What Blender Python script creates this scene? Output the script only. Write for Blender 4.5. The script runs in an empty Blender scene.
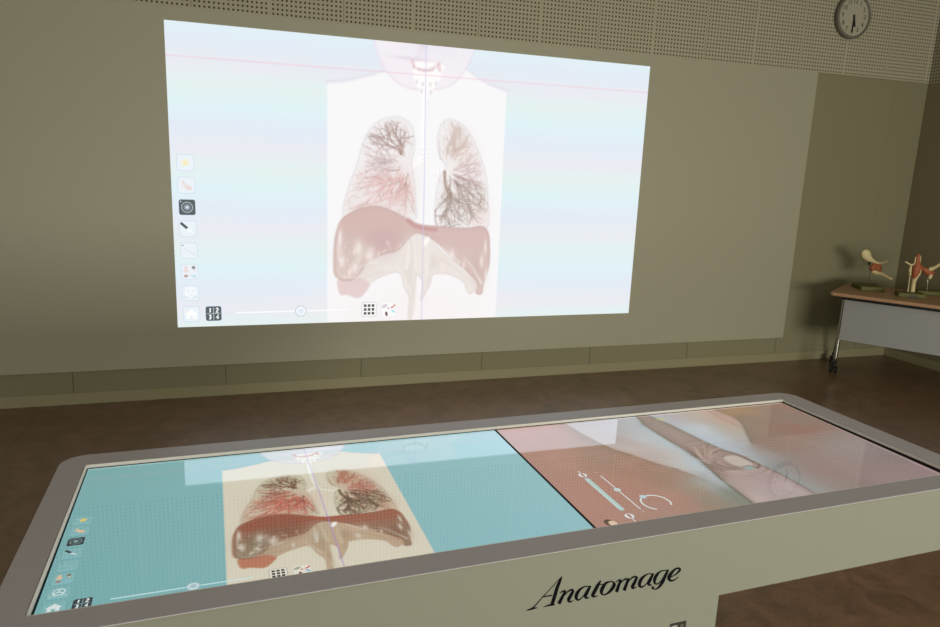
import bpy, bmesh, math, random
import numpy as np
from mathutils import Vector, Matrix
random.seed(7); rng=np.random.default_rng(5)
S=bpy.context.scene; COL=S.collection
# ------------------------------------------------------------------ helpers
def lin(c):
    c=np.asarray(c,float)/255.
    return np.where(c<=.04045,c/12.92,((c+.055)/1.055)**2.4)
def tag(o,label=None,cat=None,group=None,kind=None):
    if label:o['label']=label
    if cat:o['category']=cat
    if group:o['group']=group
    if kind:o['kind']=kind
    return o
def empty(name,loc=(0,0,0),rz=0):
    o=bpy.data.objects.new(name,None); COL.objects.link(o); o.location=loc; o.rotation_euler=(0,0,rz); o.empty_display_size=.1
    return o
def link(name,me,mats,parent=None,loc=None):
    o=bpy.data.objects.new(name,me); COL.objects.link(o)
    for m in (mats if isinstance(mats,(list,tuple)) else [mats]): me.materials.append(m)
    if parent is not None:o.parent=parent
    if loc is not None:o.location=loc
    return o
def obj(name,bm,mats,parent=None,loc=None,smooth=False):
    me=bpy.data.meshes.new(name); bmesh.ops.recalc_face_normals(bm,faces=bm.faces[:]); bm.to_mesh(me); bm.free()
    if smooth:
        for p in me.polygons:p.use_smooth=True
    return link(name,me,mats,parent,loc)
def bx(bm,a,b,bev=0,seg=2,mi=0):
    r=bmesh.ops.create_cube(bm,size=1); vs=r['verts']
    for v in vs: v.co=Vector([(a[i]+b[i])/2+v.co[i]*(b[i]-a[i]) for i in range(3)])
    fs={f for v in vs for f in v.link_faces}
    for f in fs:f.material_index=mi
    if bev>0:
        es={e for v in vs for e in v.link_edges}
        bmesh.ops.bevel(bm,geom=list(es),offset=bev,segments=seg,affect='EDGES',profile=.5,material=-1)
    return bm
def box(name,a,b,m,parent=None,bev=0,seg=2):
    return obj(name,bx(bmesh.new(),a,b,bev,seg),m,parent)
def sweep(bm,pts,n=12,mi=0,flat=None,sub=4,up0=(0,0,1),closed_caps=True):
    """tube along (x,y,z,ra,rb) keys, Catmull-Rom smoothed, elliptical section"""
    P=np.array([list(p)+([p[3]] if len(p)==4 else []) for p in pts],float)
    if sub>1 and len(P)>2:
        Q=[]
        E=np.vstack([2*P[0]-P[1],P,2*P[-1]-P[-2]])
        for i in range(1,len(E)-2):
            for k in range(sub):
                t=k/sub; a,b,c,d=E[i-1],E[i],E[i+1],E[i+2]
                Q.append(.5*((2*b)+(-a+c)*t+(2*a-5*b+4*c-d)*t*t+(-a+3*b-3*c+d)*t**3))
        Q.append(P[-1]); P=np.array(Q); P[:,3:]=np.maximum(P[:,3:],.0005)
    rings=[]
    for i,p in enumerate(P):
        t=P[min(i+1,len(P)-1),:3]-P[max(i-1,0),:3]; t/=np.linalg.norm(t)
        u=np.array(up0,float)
        if abs(u@t)>.97:u=np.array((0,1,0.)) if abs(t[1])<.9 else np.array((1.,0,0))
        s=np.cross(t,u); s/=np.linalg.norm(s); w=np.cross(s,t)
        rings.append([bm.verts.new(p[:3]+s*p[3]*math.cos(a)+w*p[4]*math.sin(a)) for a in np.linspace(0,2*math.pi,n,endpoint=False)])
    for A,B in zip(rings,rings[1:]):
        for k in range(n):
            f=bm.faces.new((A[k],A[(k+1)%n],B[(k+1)%n],B[k])); f.material_index=mi; f.smooth=True
    for R_,s in ((rings[0],-1),(rings[-1],1)):
        c=bm.verts.new(sum((v.co for v in R_),Vector())/n)
        for k in range(n):
            f=bm.faces.new((R_[k],R_[(k+1)%n],c)); f.material_index=mi; f.smooth=True
    return bm
def blob(bm,c,r,seed=0,mi=0,amp=.12,sub=3):
    rr=bmesh.ops.create_icosphere(bm,subdivisions=sub,radius=1)
    rs=random.Random(seed); ks=[(Vector((rs.gauss(0,1),rs.gauss(0,1),rs.gauss(0,1)))*2.2,rs.random()*6) for _ in range(5)]
    for v in rr['verts']:
        d=v.co.normalized(); k=1+amp*sum(math.sin(q.dot(d)+ph) for q,ph in ks)/2
        v.co=Vector((c[0]+d.x*r[0]*k,c[1]+d.y*r[1]*k,c[2]+d.z*r[2]*k))
        for f in v.link_faces:f.material_index=mi;f.smooth=True
    return bm
def rrect(x0,x1,y0,y1,r,n=8):
    out=[]
    for cx,cy,a0 in ((x1-r,y1-r,0),(x0+r,y1-r,90),(x0+r,y0+r,180),(x1-r,y0+r,270)):
        for k in range(n+1):
            a=math.radians(a0+90*k/n); out.append((cx+r*math.cos(a),cy+r*math.sin(a)))
    return out
def loft(bm,loops,mi=0,cap=(True,True),wrap=False):
    R_=[[bm.verts.new(p) for p in L] for L in loops]
    pairs=list(zip(R_,R_[1:]))+([(R_[-1],R_[0])] if wrap else [])
    n=len(R_[0])
    for A,B in pairs:
        for k in range(n):
            f=bm.faces.new((A[k],A[(k+1)%n],B[(k+1)%n],B[k])); f.material_index=mi
    if not wrap:
        if cap[0]: bm.faces.new(R_[0][::-1]).material_index=mi
        if cap[1]: bm.faces.new(R_[-1]).material_index=mi
    return bm
# ------------------------------------------------------------------ materials
def principled(name,col,rough=.5,metal=0,spec=.5,ior=None,noise=0,nscale=8,bump=0,bscale=60):
    m=bpy.data.materials.new(name); m.use_nodes=True; nt=m.node_tree; b=nt.nodes['Principled BSDF']
    c=[*[float(v) for v in lin(col)],1]
    b.inputs['Base Color'].default_value=c; b.inputs['Roughness'].default_value=rough; b.inputs['Metallic'].default_value=metal
    b.inputs['Specular IOR Level'].default_value=spec
    if ior:b.inputs['IOR'].default_value=ior
    if noise or bump:
        tc=nt.nodes.new('ShaderNodeTexCoord')
    if noise:
        n=nt.nodes.new('ShaderNodeTexNoise'); n.inputs['Scale'].default_value=nscale; n.inputs['Detail'].default_value=6
        nt.links.new(tc.outputs['Object'],n.inputs['Vector'])
        mx=nt.nodes.new('ShaderNodeMix'); mx.data_type='RGBA'
        mx.inputs[6].default_value=[v*(1-noise) for v in c[:3]]+[1]; mx.inputs[7].default_value=[min(1,v*(1+noise)) for v in c[:3]]+[1]
        nt.links.new(n.outputs['Fac'],mx.inputs[0]); nt.links.new(mx.outputs[2],b.inputs['Base Color'])
    if bump:
        n=nt.nodes.new('ShaderNodeTexNoise'); n.inputs['Scale'].default_value=bscale; nt.links.new(tc.outputs['Object'],n.inputs['Vector'])
        bp=nt.nodes.new('ShaderNodeBump'); bp.inputs['Strength'].default_value=bump; bp.inputs['Distance'].default_value=.002
        nt.links.new(n.outputs['Fac'],bp.inputs['Height']); nt.links.new(bp.outputs['Normal'],b.inputs['Normal'])
    return m
def math_node(nt,op,a,b=None,c=None):
    n=nt.nodes.new('ShaderNodeMath'); n.operation=op
    for i,v in enumerate((a,b,c)):
        if v is None: continue
        if isinstance(v,(int,float)): n.inputs[i].default_value=v
        else: nt.links.new(v,n.inputs[i])
    return n.outputs[0]
def mixc(nt,fac,a,b):
    m=nt.nodes.new('ShaderNodeMix'); m.data_type='RGBA'
    if isinstance(fac,(int,float)): m.inputs[0].default_value=fac
    else: nt.links.new(fac,m.inputs[0])
    for i,v in ((6,a),(7,b)):
        if isinstance(v,(list,tuple,np.ndarray)): m.inputs[i].default_value=[*[float(x) for x in v[:3]],1]
        else: nt.links.new(v,m.inputs[i])
    return m.outputs[2]
def perforated(name,col,axis,hole=(52,50,42)):
    """pale board with a square grid of punched holes and panel joints every .908 m; axis = horizontal object axis"""
    m=principled(name,col,.75); nt=m.node_tree; b=nt.nodes['Principled BSDF']
    tc=nt.nodes.new('ShaderNodeTexCoord'); sp=nt.nodes.new('ShaderNodeSeparateXYZ'); nt.links.new(tc.outputs['Object'],sp.inputs[0])
    P=.0275; h=sp.outputs[axis]; z=sp.outputs[2]
    t=math_node(nt,'MULTIPLY',math_node(nt,'FRACT',math_node(nt,'DIVIDE',math_node(nt,'ADD',h,100*.4536-.144),.4536)),.4536)
    fu=math_node(nt,'SUBTRACT',math_node(nt,'FRACT',math_node(nt,'DIVIDE',math_node(nt,'ADD',t,P-.0068),P)),.5)
    fv=math_node(nt,'SUBTRACT',math_node(nt,'FRACT',math_node(nt,'DIVIDE',math_node(nt,'SUBTRACT',z,2.4298),P)),.5)
    d=math_node(nt,'SQRT',math_node(nt,'ADD',math_node(nt,'MULTIPLY',fu,fu),math_node(nt,'MULTIPLY',fv,fv)))
    holes=math_node(nt,'LESS_THAN',d,.235)
    f=math_node(nt,'MULTIPLY',math_node(nt,'MULTIPLY',holes,math_node(nt,'GREATER_THAN',t,.0068)),math_node(nt,'LESS_THAN',t,.4468))
    jm2=math_node(nt,'ABSOLUTE',math_node(nt,'SUBTRACT',math_node(nt,'FRACT',math_node(nt,'DIVIDE',math_node(nt,'ADD',h,100*.9072-.144+.4536),.9072)),.5))
    joint=math_node(nt,'LESS_THAN',jm2,.0028)
    f=math_node(nt,'MAXIMUM',f,math_node(nt,'MULTIPLY',joint,.45))
    c=mixc(nt,f,lin(col),lin(hole)); nt.links.new(c,b.inputs['Base Color'])
    return m
def seamed(name,col):
    m=principled(name,col,.7,bump=.15,bscale=40); nt=m.node_tree; b=nt.nodes['Principled BSDF']
    tc=nt.nodes.new('ShaderNodeTexCoord'); sp=nt.nodes.new('ShaderNodeSeparateXYZ'); nt.links.new(tc.outputs['Object'],sp.inputs[0])
    j=math_node(nt,'ABSOLUTE',math_node(nt,'SUBTRACT',math_node(nt,'FRACT',math_node(nt,'DIVIDE',math_node(nt,'ADD',sp.outputs[0],100*.908-.275+.454),.908)),.5))
    f=math_node(nt,'MULTIPLY',math_node(nt,'LESS_THAN',j,.0032),math_node(nt,'ADD',math_node(nt,'MULTIPLY',math_node(nt,'LESS_THAN',sp.outputs[2],.22),.45),.15))
    nt.links.new(mixc(nt,f,lin(col),lin((40,38,28))),b.inputs['Base Color'])
    return m
def emissive(name,col,strength=1.,glass=False):
    m=bpy.data.materials.new(name); m.use_nodes=True; b=m.node_tree.nodes['Principled BSDF']
    b.inputs['Base Color'].default_value=(.02,.02,.02,1)
    b.inputs['Roughness'].default_value=.025 if glass else .9
    b.inputs['Specular IOR Level'].default_value=.5 if glass else 0
    if glass:
        b.inputs['IOR'].default_value=GLASS_IOR; b.inputs['Coat Weight'].default_value=1; b.inputs['Coat IOR'].default_value=1.5; b.inputs['Coat Roughness'].default_value=.02
    b.inputs['Emission Strength'].default_value=strength
    if col is not None: b.inputs['Emission Color'].default_value=[*[float(v) for v in lin(col)],1]
    else:
        a=m.node_tree.nodes.new('ShaderNodeAttribute'); a.attribute_name='picture'
        m.node_tree.links.new(a.outputs['Color'],b.inputs['Emission Color'])
    return m
GLASS_IOR=2.15
ST_P,ST_T=.99,.88     # brightness of the projected picture and of the table display
_ec={}
def emat(col,glass):
    k=(tuple(col),glass)
    if k not in _ec: _ec[k]=emissive('screen_colour' if glass else 'projected_colour',col,ST_T if glass else ST_P,glass)
    return _ec[k]

# ------------------------------------------------------------------ picture painter
class Canvas:
    """colours painted on a grid of points; coordinates u (0-1 right), v (0-1 down)"""
    def __init__(s,nx,ny,asp=16/9):
        s.nx,s.ny,s.asp=nx,ny,asp
        s.u=np.linspace(0,1,nx); s.v=np.linspace(0,1,ny); s.img=np.zeros((ny,nx,3))
    def win(s,x0,x1,y0,y1):
        i0=max(0,int(x0*(s.nx-1))); i1=min(s.nx,int(x1*(s.nx-1))+2); j0=max(0,int(y0*(s.ny-1))); j1=min(s.ny,int(y1*(s.ny-1))+2)
        if i1<=i0 or j1<=j0: return None
        X,Y=np.meshgrid(s.u[i0:i1]*s.asp,s.v[j0:j1]); return (slice(j0,j1),slice(i0,i1)),X,Y
    def put(s,sl,a,col,mult=False):
        a=a[...,None]; s.img[sl]=s.img[sl]*(1-a)+np.asarray(col,float)*a
    def segd(s,X,Y,p,q):
        d=q-p; L=max(d@d,1e-12); t=np.clip(((X-p[0])*d[0]+(Y-p[1])*d[1])/L,0,1)
        return np.hypot(X-p[0]-t*d[0],Y-p[1]-t*d[1]),t
    def poly(s,pts,col,alpha=1,soft=.002,smooth=True,edge=None,edge_a=.5,edge_w=.004,grad=None):
        P=np.array(pts,float)*[s.asp,1]
        if smooth:P=cr(P,4,True)
        m=soft*2+(edge_w*3 if edge is not None else 0)
        w=s.win((P[:,0].min()-m)/s.asp,(P[:,0].max()+m)/s.asp,P[:,1].min()-m,P[:,1].max()+m)
        if w is None:return
        sl,X,Y=w; ins=np.zeros(X.shape,bool); D=np.full(X.shape,9.)
        for a,b in zip(P,np.roll(P,-1,0)):
            c=(a[1]>Y)!=(b[1]>Y)
            if abs(b[1]-a[1])>1e-12: ins^=c&(X<(b[0]-a[0])*(Y-a[1])/(b[1]-a[1])+a[0])
            D=np.minimum(D,s.segd(X,Y,a,b)[0])
        sd=np.where(ins,D,-D); a=np.clip(sd/soft*.5+.5,0,1)
        if grad is not None: # vertical mix to a second colour
            c2,v0,v1=grad; t=np.clip((Y-v0)/(v1-v0),0,1)[...,None]
            C_=np.asarray(col,float)*(1-t)+np.asarray(c2,float)*t
        else: C_=col
        s.put(sl,a*alpha,C_)
        if edge is not None: s.put(sl,np.exp(-(D/edge_w)**2)*edge_a*(sd>-edge_w*1.5),edge)
    def stroke(s,pts,w0,w1,col,alpha=1,soft=.0015,smooth=True):
        P=np.array(pts,float)*[s.asp,1]
        if smooth and len(P)>2:P=cr(P,4,False)
        m=max(w0,w1)+soft*2
        w=s.win((P[:,0].min()-m)/s.asp,(P[:,0].max()+m)/s.asp,P[:,1].min()-m,P[:,1].max()+m)
        if w is None:return
        sl,X,Y=w; A=np.zeros(X.shape); n=len(P)-1
        for k in range(n):
            d,t=s.segd(X,Y,P[k],P[k+1]); ww=w0+(w1-w0)*(k+t)/n
            A=np.maximum(A,np.clip((ww-d)/soft*.5+.5,0,1)*np.clip(ww/soft*1.3,.35,1))
        s.put(sl,A*alpha,col)
    def glow(s,c,rx,ry,col,alpha=1,rot=0,p=2):
        cx,cy=c[0]*s.asp,c[1]; R_=max(rx,ry)*2.6
        w=s.win((cx-R_)/s.asp,(cx+R_)/s.asp,cy-R_,cy+R_)
        if w is None:return
        sl,X,Y=w; co,si=math.cos(rot),math.sin(rot); x=(X-cx)*co+(Y-cy)*si; y=-(X-cx)*si+(Y-cy)*co
        s.put(sl,np.exp(-((x/rx)**2+(y/ry)**2)**(p/2))*alpha,col)
def cr(P,sub,closed):
    n=len(P); out=[]
    g=(lambda i:P[i%n]) if closed else (lambda i:P[min(max(i,0),n-1)])
    for i in range(n if closed else n-1):
        a,b,c,d=g(i-1),g(i),g(i+1),g(i+2)
        for k in range(sub):
            t=k/sub; out.append(.5*((2*b)+(-a+c)*t+(2*a-5*b+4*c-d)*t*t+(-a+3*b-3*c+d)*t**3))
    if not closed:out.append(P[-1])
    return np.array(out)
def inside(p,P):
    c=False
    for a,b in zip(P,np.roll(P,-1,0)):
        if (a[1]>p[1])!=(b[1]>p[1]) and p[0]<(b[0]-a[0])*(p[1]-a[1])/(b[1]-a[1])+a[0]: c=not c
    return c
LUNGL=[[0.3494,0.405],[0.3565,0.3535],[0.371,0.3015],[0.393,0.2678],[0.4227,0.2521],[0.4494,0.2659],[0.4613,0.2994],[0.4644,0.3574],[0.459,0.4101],[0.4663,0.4889],[0.4705,0.5691],[0.4696,0.6165],[0.4225,0.6076],[0.384,0.5848],[0.3464,0.5967],[0.3242,0.6302],[0.3183,0.6138],[0.3204,0.5614],[0.3313,0.4961],[0.3422,0.4439]]
LUNGR=[[0.5156,0.2878],[0.5229,0.2611],[0.5385,0.2504],[0.5627,0.2636],[0.5837,0.3012],[0.6013,0.3531],[0.615,0.406],[0.625,0.4668],[0.6293,0.5356],[0.6322,0.6405],[0.617,0.6408],[0.5837,0.6485],[0.5343,0.6494],[0.5138,0.636],[0.511,0.5677],[0.5138,0.4999],[0.5224,0.4457],[0.534,0.4249],[0.5172,0.3796],[0.5123,0.3273]]
LIVER=[[0.3058,0.6667],[0.3168,0.6204],[0.3464,0.5867],[0.384,0.5722],[0.4147,0.5844],[0.4539,0.6169],[0.4818,0.6366],[0.5261,0.6426],[0.5837,0.6485],[0.617,0.6408],[0.6328,0.6645],[0.6377,0.7186],[0.6379,0.7904],[0.627,0.8628],[0.6237,0.9021],[0.6108,0.8988],[0.6141,0.8624],[0.5874,0.8113],[0.553,0.7611],[0.5191,0.7051],[0.5026,0.6844],[0.4719,0.6669],[0.451,0.6987],[0.4317,0.733],[0.4007,0.7467],[0.37,0.7738],[0.355,0.8145],[0.3361,0.8415],[0.3172,0.841],[0.3022,0.8204],[0.3006,0.7598],[0.3021,0.7065]]
PALE=[[0.3172,0.841],[0.3361,0.8415],[0.355,0.8145],[0.37,0.7738],[0.4007,0.7467],[0.4317,0.733],[0.451,0.6987],[0.4719,0.6669],[0.5026,0.6844],[0.5193,0.719],[0.5447,0.7611],[0.5873,0.8042],[0.6141,0.8624],[0.5997,0.9013],[0.5893,0.8908],[0.58,0.8543],[0.546,0.8249],[0.513,0.8243],[0.5055,0.8596],[0.4939,0.9019],[0.4861,0.9231],[0.4892,0.8592],[0.4807,0.8307],[0.4742,0.8306],[0.4716,0.8728],[0.4685,0.9438],[0.4652,0.995],[0.4586,0.9862],[0.4601,0.9149],[0.4491,0.8722],[0.4366,0.8159],[0.4013,0.8291],[0.3744,0.8562],[0.3668,0.8836],[0.3516,0.908],[0.3286,0.8961],[0.3135,0.8928],[0.3082,0.8476]]
TIP=[[0.3172,0.8342],[0.3436,0.828],[0.3744,0.8562],[0.3668,0.8836],[0.3516,0.908],[0.3286,0.8961],[0.3135,0.8928],[0.3082,0.8476]]
SPECS=[(0.3435,0.7939,.010,.016),(0.3508,0.7263,.012,.026),(0.4089,0.8016,.005,.016),(0.4533,0.7606,.005,.03),(0.6205,0.7759,.006,.02),(0.533,0.7963,.009,.018),(0.5527,0.747,.007,.014),(0.3132,0.6931,.006,.03),(0.3171,0.7734,.008,.02),(0.333,0.812,.006,.008),(0.374,0.752,.014,.022),(0.632,.83,.004,.02),(.58,.79,.004,.01),(.628,.72,.004,.022)]
def paint_scan(nx,ny,proj):
    c=Canvas(nx,ny); V=np.linspace(0,1,ny)
    T=not proj
    if proj:
        keys=np.array([(225,243,247),(228,237,247),(234,236,243),(230,242,242)],float)
        ph=(V+.02)/.272*4; i=np.floor(ph).astype(int); t=(ph-i)[:,None]; t=t*t*(3-2*t)
        row=keys[i%4]*(1-t)+keys[(i+1)%4]*t
        c.img[:]=row[:,None,:]
    else:
        U=np.linspace(0,1,nx)[None,:,None]; c.img[:]=np.array((118,178,182.))*(1-U)+np.array((148,200,208.))*U
    box=(250,249,250) if proj else (224,217,197)
    # body slab with shoulders, and the head above
    boxp=[(.2877,.1503),(.3208,.1441),(.3708,.1183),(.3961,.102),(.42,.10),(.55,.085),(.5696,.0715),(.5966,.0991),(.6224,.1182),(.6601,.1362),(.6592,.9999),(.2871,.9999)]
    c.poly(boxp,box,1,.002,False)
    c.stroke(boxp[:4],.004,.003,(214,208,222) if proj else (205,190,190),.6,.006); c.stroke(boxp[6:10],.003,.004,(222,214,226) if proj else (205,190,190),.6,.006)
    if proj:
        c.glow((.47,.97),.35,.12,(250,240,240),.6); 
    head=[[.3776,-.05],[0.3776,0.0011],[0.3881,0.0585],[0.4012,0.0949],[0.4221,0.1308],[0.4485,0.1514],[0.483,0.1536],[0.5178,0.1449],[0.5419,0.1241],[0.5603,0.0905],[0.5758,0.0441],[0.5844,-.0013],[.5844,-.05]]
    c.poly(head,(246,240,246) if proj else (214,214,216),.92 if proj else .8,.003,True,edge=(232,222,235) if proj else (196,190,196),edge_a=.5,edge_w=.005)
    c.glow((.4754,.0047),.012,.012,(190,170,185),.45); c.glow((.4682,.052),.03,.004,(216,190,204),.6); c.glow((.445,.05),.06,.006,(225,210,225),.6)
    c.glow((.52,.02),.10,.03,(238,236,243),.6)
    if proj:
        c.poly([[.425,-.01],[.47,.02],[.53,-.01]],(238,232,240),.6,.02); c.poly([[.452,.057],[.49,.052],[.515,.062],[.514,.075],[.452,.075]],(244,232,236),.8,.01)
        c.stroke([(.4754,.0047),(.4682,.045)],.006,.012,(232,222,234),.5,.012)
    wh=(255,254,253) if proj else (238,238,226)
    c.poly([[0.4560,.062],[.52,.062],[.5154,.1],[.5119,0.1191],[.499,.1517],[.4845,.1689],[.4723,.155],[.46,.1259],[.4569,.0915]],wh,1,.003)
    tc=(230,206,210) if proj else (200,140,140)
    for a in ([(.4551,.0555),(.4575,.068),(.4593,.0782)],[(.4593,.0782),(.4687,.0855),(.4819,.0881)],[(.4819,.0881),(.4951,.0797),(.5108,.06)],[(.5108,.06),(.5125,.07),(.5139,.0836)]): c.stroke(a,.004,.004,tc,.75,.006)
    for a in range(8): c.glow((.468+a*.0042,.084+.003*math.sin(a/7*3.14)),.004,.005,(222,188,196) if proj else (190,120,120),.7)
    for a in range(7): c.glow((.466+a*.005,.092+.002*math.sin(a/6*3.14)),.004,.003,wh,.8)
    for x,y in ((.4555,.060),(.457,.070),(.459,.078),(.510,.064),(.508,.074),(.5125,.080),(.500,.078)): c.glow((x,y),.0035,.006,(226,192,200) if proj else (190,120,120),.7)
    for x,y in ((.4655,.128),(.478,.134),(.494,.133),(.506,.128),(.476,.158),(.495,.160)): c.glow((x,y),.005,.007,(226,212,218) if proj else (205,185,180),.8)
    # trachea and bronchi
    tr=[[0.483,0.17],[0.4815,0.26],[0.4828,0.3428],[0.486,0.3951],[0.4982,0.4233],[0.5183,0.438],[0.5502,0.4306]]
    tw=(255,254,252) if proj else (240,238,222); tr_r=(238,232,238) if proj else (196,188,160)
    for k in range(7): c.glow((.484+.002*(k%2),.185+.013*k),.008,.004,(228,222,234) if proj else (205,180,165),.8)
    if T: c.stroke(tr,.013,.016,(206,200,172),.8,.006)
    c.stroke(tr,.010,.013,tw,1,.004); c.stroke([(.486,.385),(.4744,.4025),(.4554,.4301)],.012,.009,tw,1,.004)
    P=cr(np.array(tr)*[c.asp,1],6,False)
    for k in range(14,len(P)-2,2):
        d=P[k+1]-P[k]; nrm=np.array([-d[1],d[0]])/np.hypot(*d)*.013
        c.stroke([(P[k]-nrm)/[c.asp,1],(P[k]+nrm)/[c.asp,1]],.0016,.0016,tr_r,.75,.002)
    # lungs
    lb=(232,228,226) if proj else (196,190,164); le=(218,212,216) if proj else (170,165,140)
    for Lp in (LUNGL,LUNGR): c.poly(Lp,lb,.42 if proj else .62,.003,True,edge=le,edge_a=.35,edge_w=.004)
    rs=random.Random(11)
    pink=(228,188,186) if proj else (205,110,98)
    c.glow((.405,.50),.09,.075,pink,.32 if proj else .55); c.glow((.44,.52),.05,.10,(236,214,210) if proj else (214,160,138),.4); c.glow((.575,.42),.06,.10,pink,.16 if proj else .42); c.glow((.56,.34),.05,.06,(236,222,212) if proj else (206,170,140),.5); c.glow((.61,.60),.04,.06,(236,212,206) if proj else (212,140,118),.5)
    c.glow((.36,.60),.05,.05,(228,200,196) if proj else (205,130,110),.4)
    c.glow((.60,.56),.05,.05,(225,216,205) if proj else (165,150,120),.3)
    def shade(side,y):
        r=rs.random()
        if side==0:
            if y<.36: base=(168,142,138) if proj else (118,84,66)
            elif y<.45: base=(205,184,188) if proj else (172,96,80)
            else: base=(226,186,182) if proj else (196,98,84)
            if r<.18: base=(178,150,140) if proj else (96,60,48)
        else:
            if y<.40: base=(205,184,174) if proj else (168,104,84)
            elif y<.48: base=(206,176,180) if proj else (178,96,88)
            else: base=(160,142,132) if proj else (84,62,48)
            if r<.15: base=(212,190,186) if proj else (190,120,105)
        j=rs.uniform(-10,10); return tuple(b+j for b in base)
    def branch(p,ang,length,w,depth,side,PL):
        q=p; pts=[p]; a=ang
        for k in range(3):
            a+=rs.gauss(0,.22); q=(q[0]+math.cos(a)*length/3/c.asp,q[1]+math.sin(a)*length/3); pts.append(q)
        if not inside(pts[-1],PL): return
        if depth<2 or rs.random()<.9: c.stroke(pts,w,w*.6,shade(side,pts[-1][1]),.46 if proj else .72,.0026)
        if depth<3:
            for k,s in ((1,-1),(2,1),(3,-1),(3,1)):
                if rs.random()<.8: branch(pts[k],a+s*rs.uniform(.35,.85),length*rs.uniform(.5,.7),w*.68,depth+1,side,PL)
    for side,(h,PL,N) in enumerate((((.448,.425),np.array(LUNGL),50),((.538,.43),np.array(LUNGR),46))):
        x0,x1,y0,y1=PL[:,0].min(),PL[:,0].max(),PL[:,1].min(),PL[:,1].max()
        cnt=0
        while cnt<N:
            p=(rs.uniform(x0,x1),rs.uniform(y0,y1))
            if not inside(p,PL): continue
            cnt+=1
            dx,dy=(p[0]-h[0])*c.asp,p[1]-h[1]; dist=math.hypot(dx,dy)
            if dist<.05: continue
            ang=math.atan2(dy,dx); bow=rs.uniform(-.18,.18)*dist
            mid=((h[0]+p[0])/2-math.sin(ang)*bow/c.asp,(h[1]+p[1])/2+math.cos(ang)*bow)
            st=(h[0]*.25+mid[0]*.75,h[1]*.25+mid[1]*.75)
            if p[1]<.37 and side==0 and rs.random()<.55: continue
            c.stroke([st,mid,p],.0030,.0016,shade(side,p[1]),.42 if proj else .62,.003)
            branch(p,ang,rs.uniform(.03,.055),.0024,1,side,PL)
            branch(mid,ang+rs.uniform(-.9,.9),rs.uniform(.03,.06),.0026,1,side,PL)
        for ang in ((-1.9,-1.55,-2.35,-1.3,-2.75) if side==0 else (2.0,1.75,1.35,1.0,2.35,.6)):   # the bold dark twigs
            st=(h[0]-.012,h[1]-.045) if side==0 else (h[0]+.006,h[1]+.09)
            branch(st,ang,.085,.0050,0,side,PL)
        if side==1: c.stroke([(.53,.44),(.533,.49),(.545,.53)],.006,.005,(170,150,138) if proj else (90,66,50),.8,.002)
    for side,(h,PL,N) in enumerate((((.452,.43),np.array(LUNGL),330),((.536,.43),np.array(LUNGR),260))):
        x0,x1,y0,y1=PL[:,0].min(),PL[:,0].max(),PL[:,1].min(),PL[:,1].max(); cnt=0
        while cnt<N:
            p=(rs.uniform(x0,x1),rs.uniform(y0,y1))
            if not inside(p,PL): continue
            cnt+=1
            if p[1]<.36 and rs.random()<.6: continue
            dx,dy=(p[0]-h[0])*c.asp,p[1]-h[1]
            if math.hypot(dx,dy)<.04: continue
            an=math.atan2(dy,dx)+rs.gauss(0,.45); L_=rs.uniform(.008,.026)
            lt=((244,226,222),(236,206,200),(250,242,240)) if proj else ((236,186,166),(220,140,120),(228,200,176))
            dk2=((200,178,172),(214,180,176)) if proj else ((138,84,70),(168,90,76),(112,84,66))
            q=(p[0]+math.cos(an)*L_/c.asp,p[1]+math.sin(an)*L_)
            if inside(q,PL): c.stroke([p,q],.0013,.0008,rs.choice(lt) if rs.random()<.5 else rs.choice(dk2),.6,.002)
    # liver dome with its underside
    c.poly(PALE,(236,227,221) if proj else (190,162,134),.85,.004,True,edge=(214,202,198) if proj else (165,130,105),edge_a=.35)
    c.poly(TIP,(230,206,206) if proj else (190,112,88),.85,.005)
    c.poly(LIVER,(211,180,176) if proj else (148,84,66),.93,.004,True,edge=(190,160,152) if proj else (140,75,60),edge_a=.4,edge_w=.004,grad=((219,198,190) if proj else (140,122,100),.66,.84))
    c.poly([[.3120,.648],[.3464,.598],[.384,.583],[.4147,.595],[.4539,.625],[.47,.642],[.43,.665],[.38,.662],[.335,.672]],(216,188,178) if proj else (146,66,52),.55,.006)
    c.poly([[.50,.648],[.5837,.656],[.617,.650],[.631,.68],[.62,.71],[.57,.71],[.53,.69]],(219,192,188) if proj else (160,88,70),.5,.008)
    c.glow((.345,.75),.06,.06,(212,196,186) if proj else (122,108,88),.7); c.glow((.39,.69),.08,.035,(206,178,176) if proj else (120,78,62),.45); c.glow((.40,.71),.06,.05,(206,174,174) if proj else (128,78,62),.5)
    c.glow((.615,.80),.03,.06,(204,174,170) if proj else (120,70,58),.55)
    c.stroke([(.4547,.622),(.47,.642),(.49,.65),(.515,.655)],.007,.005,(196,140,140) if proj else (180,70,55),.7,.006)
    for x,y,a,b in ((.455,.80,.02,.05),(.47,.90,.008,.06),(.515,.78,.02,.03)): c.glow((x,y),a,b,(224,214,206) if proj else (160,132,106),.55)
    for x,y,a,b in SPECS:
        c.glow((x,y),a,b,(252,244,240) if proj else (252,250,242),.8); c.glow((x,y),a*2.2,b*1.6,(236,222,215) if proj else (178,166,146),.35) 
    for k in range(70):
        t=rs.random(); x=.31+t*.13; y=.70+rs.random()*.13
        if inside((x,y),np.array(LIVER)): c.glow((x,y),rs.uniform(.002,.005),rs.uniform(.004,.010),(240,226,218) if proj else rs.choice([(235,225,205),(112,90,70),(190,160,130)]),.55,rs.uniform(-.6,.6))
    c.glow((.462,.74),.035,.07,(238,230,222) if proj else (186,178,152),.5); c.glow((.535,.76),.03,.04,(236,226,220) if proj else (206,178,152),.5)
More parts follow.
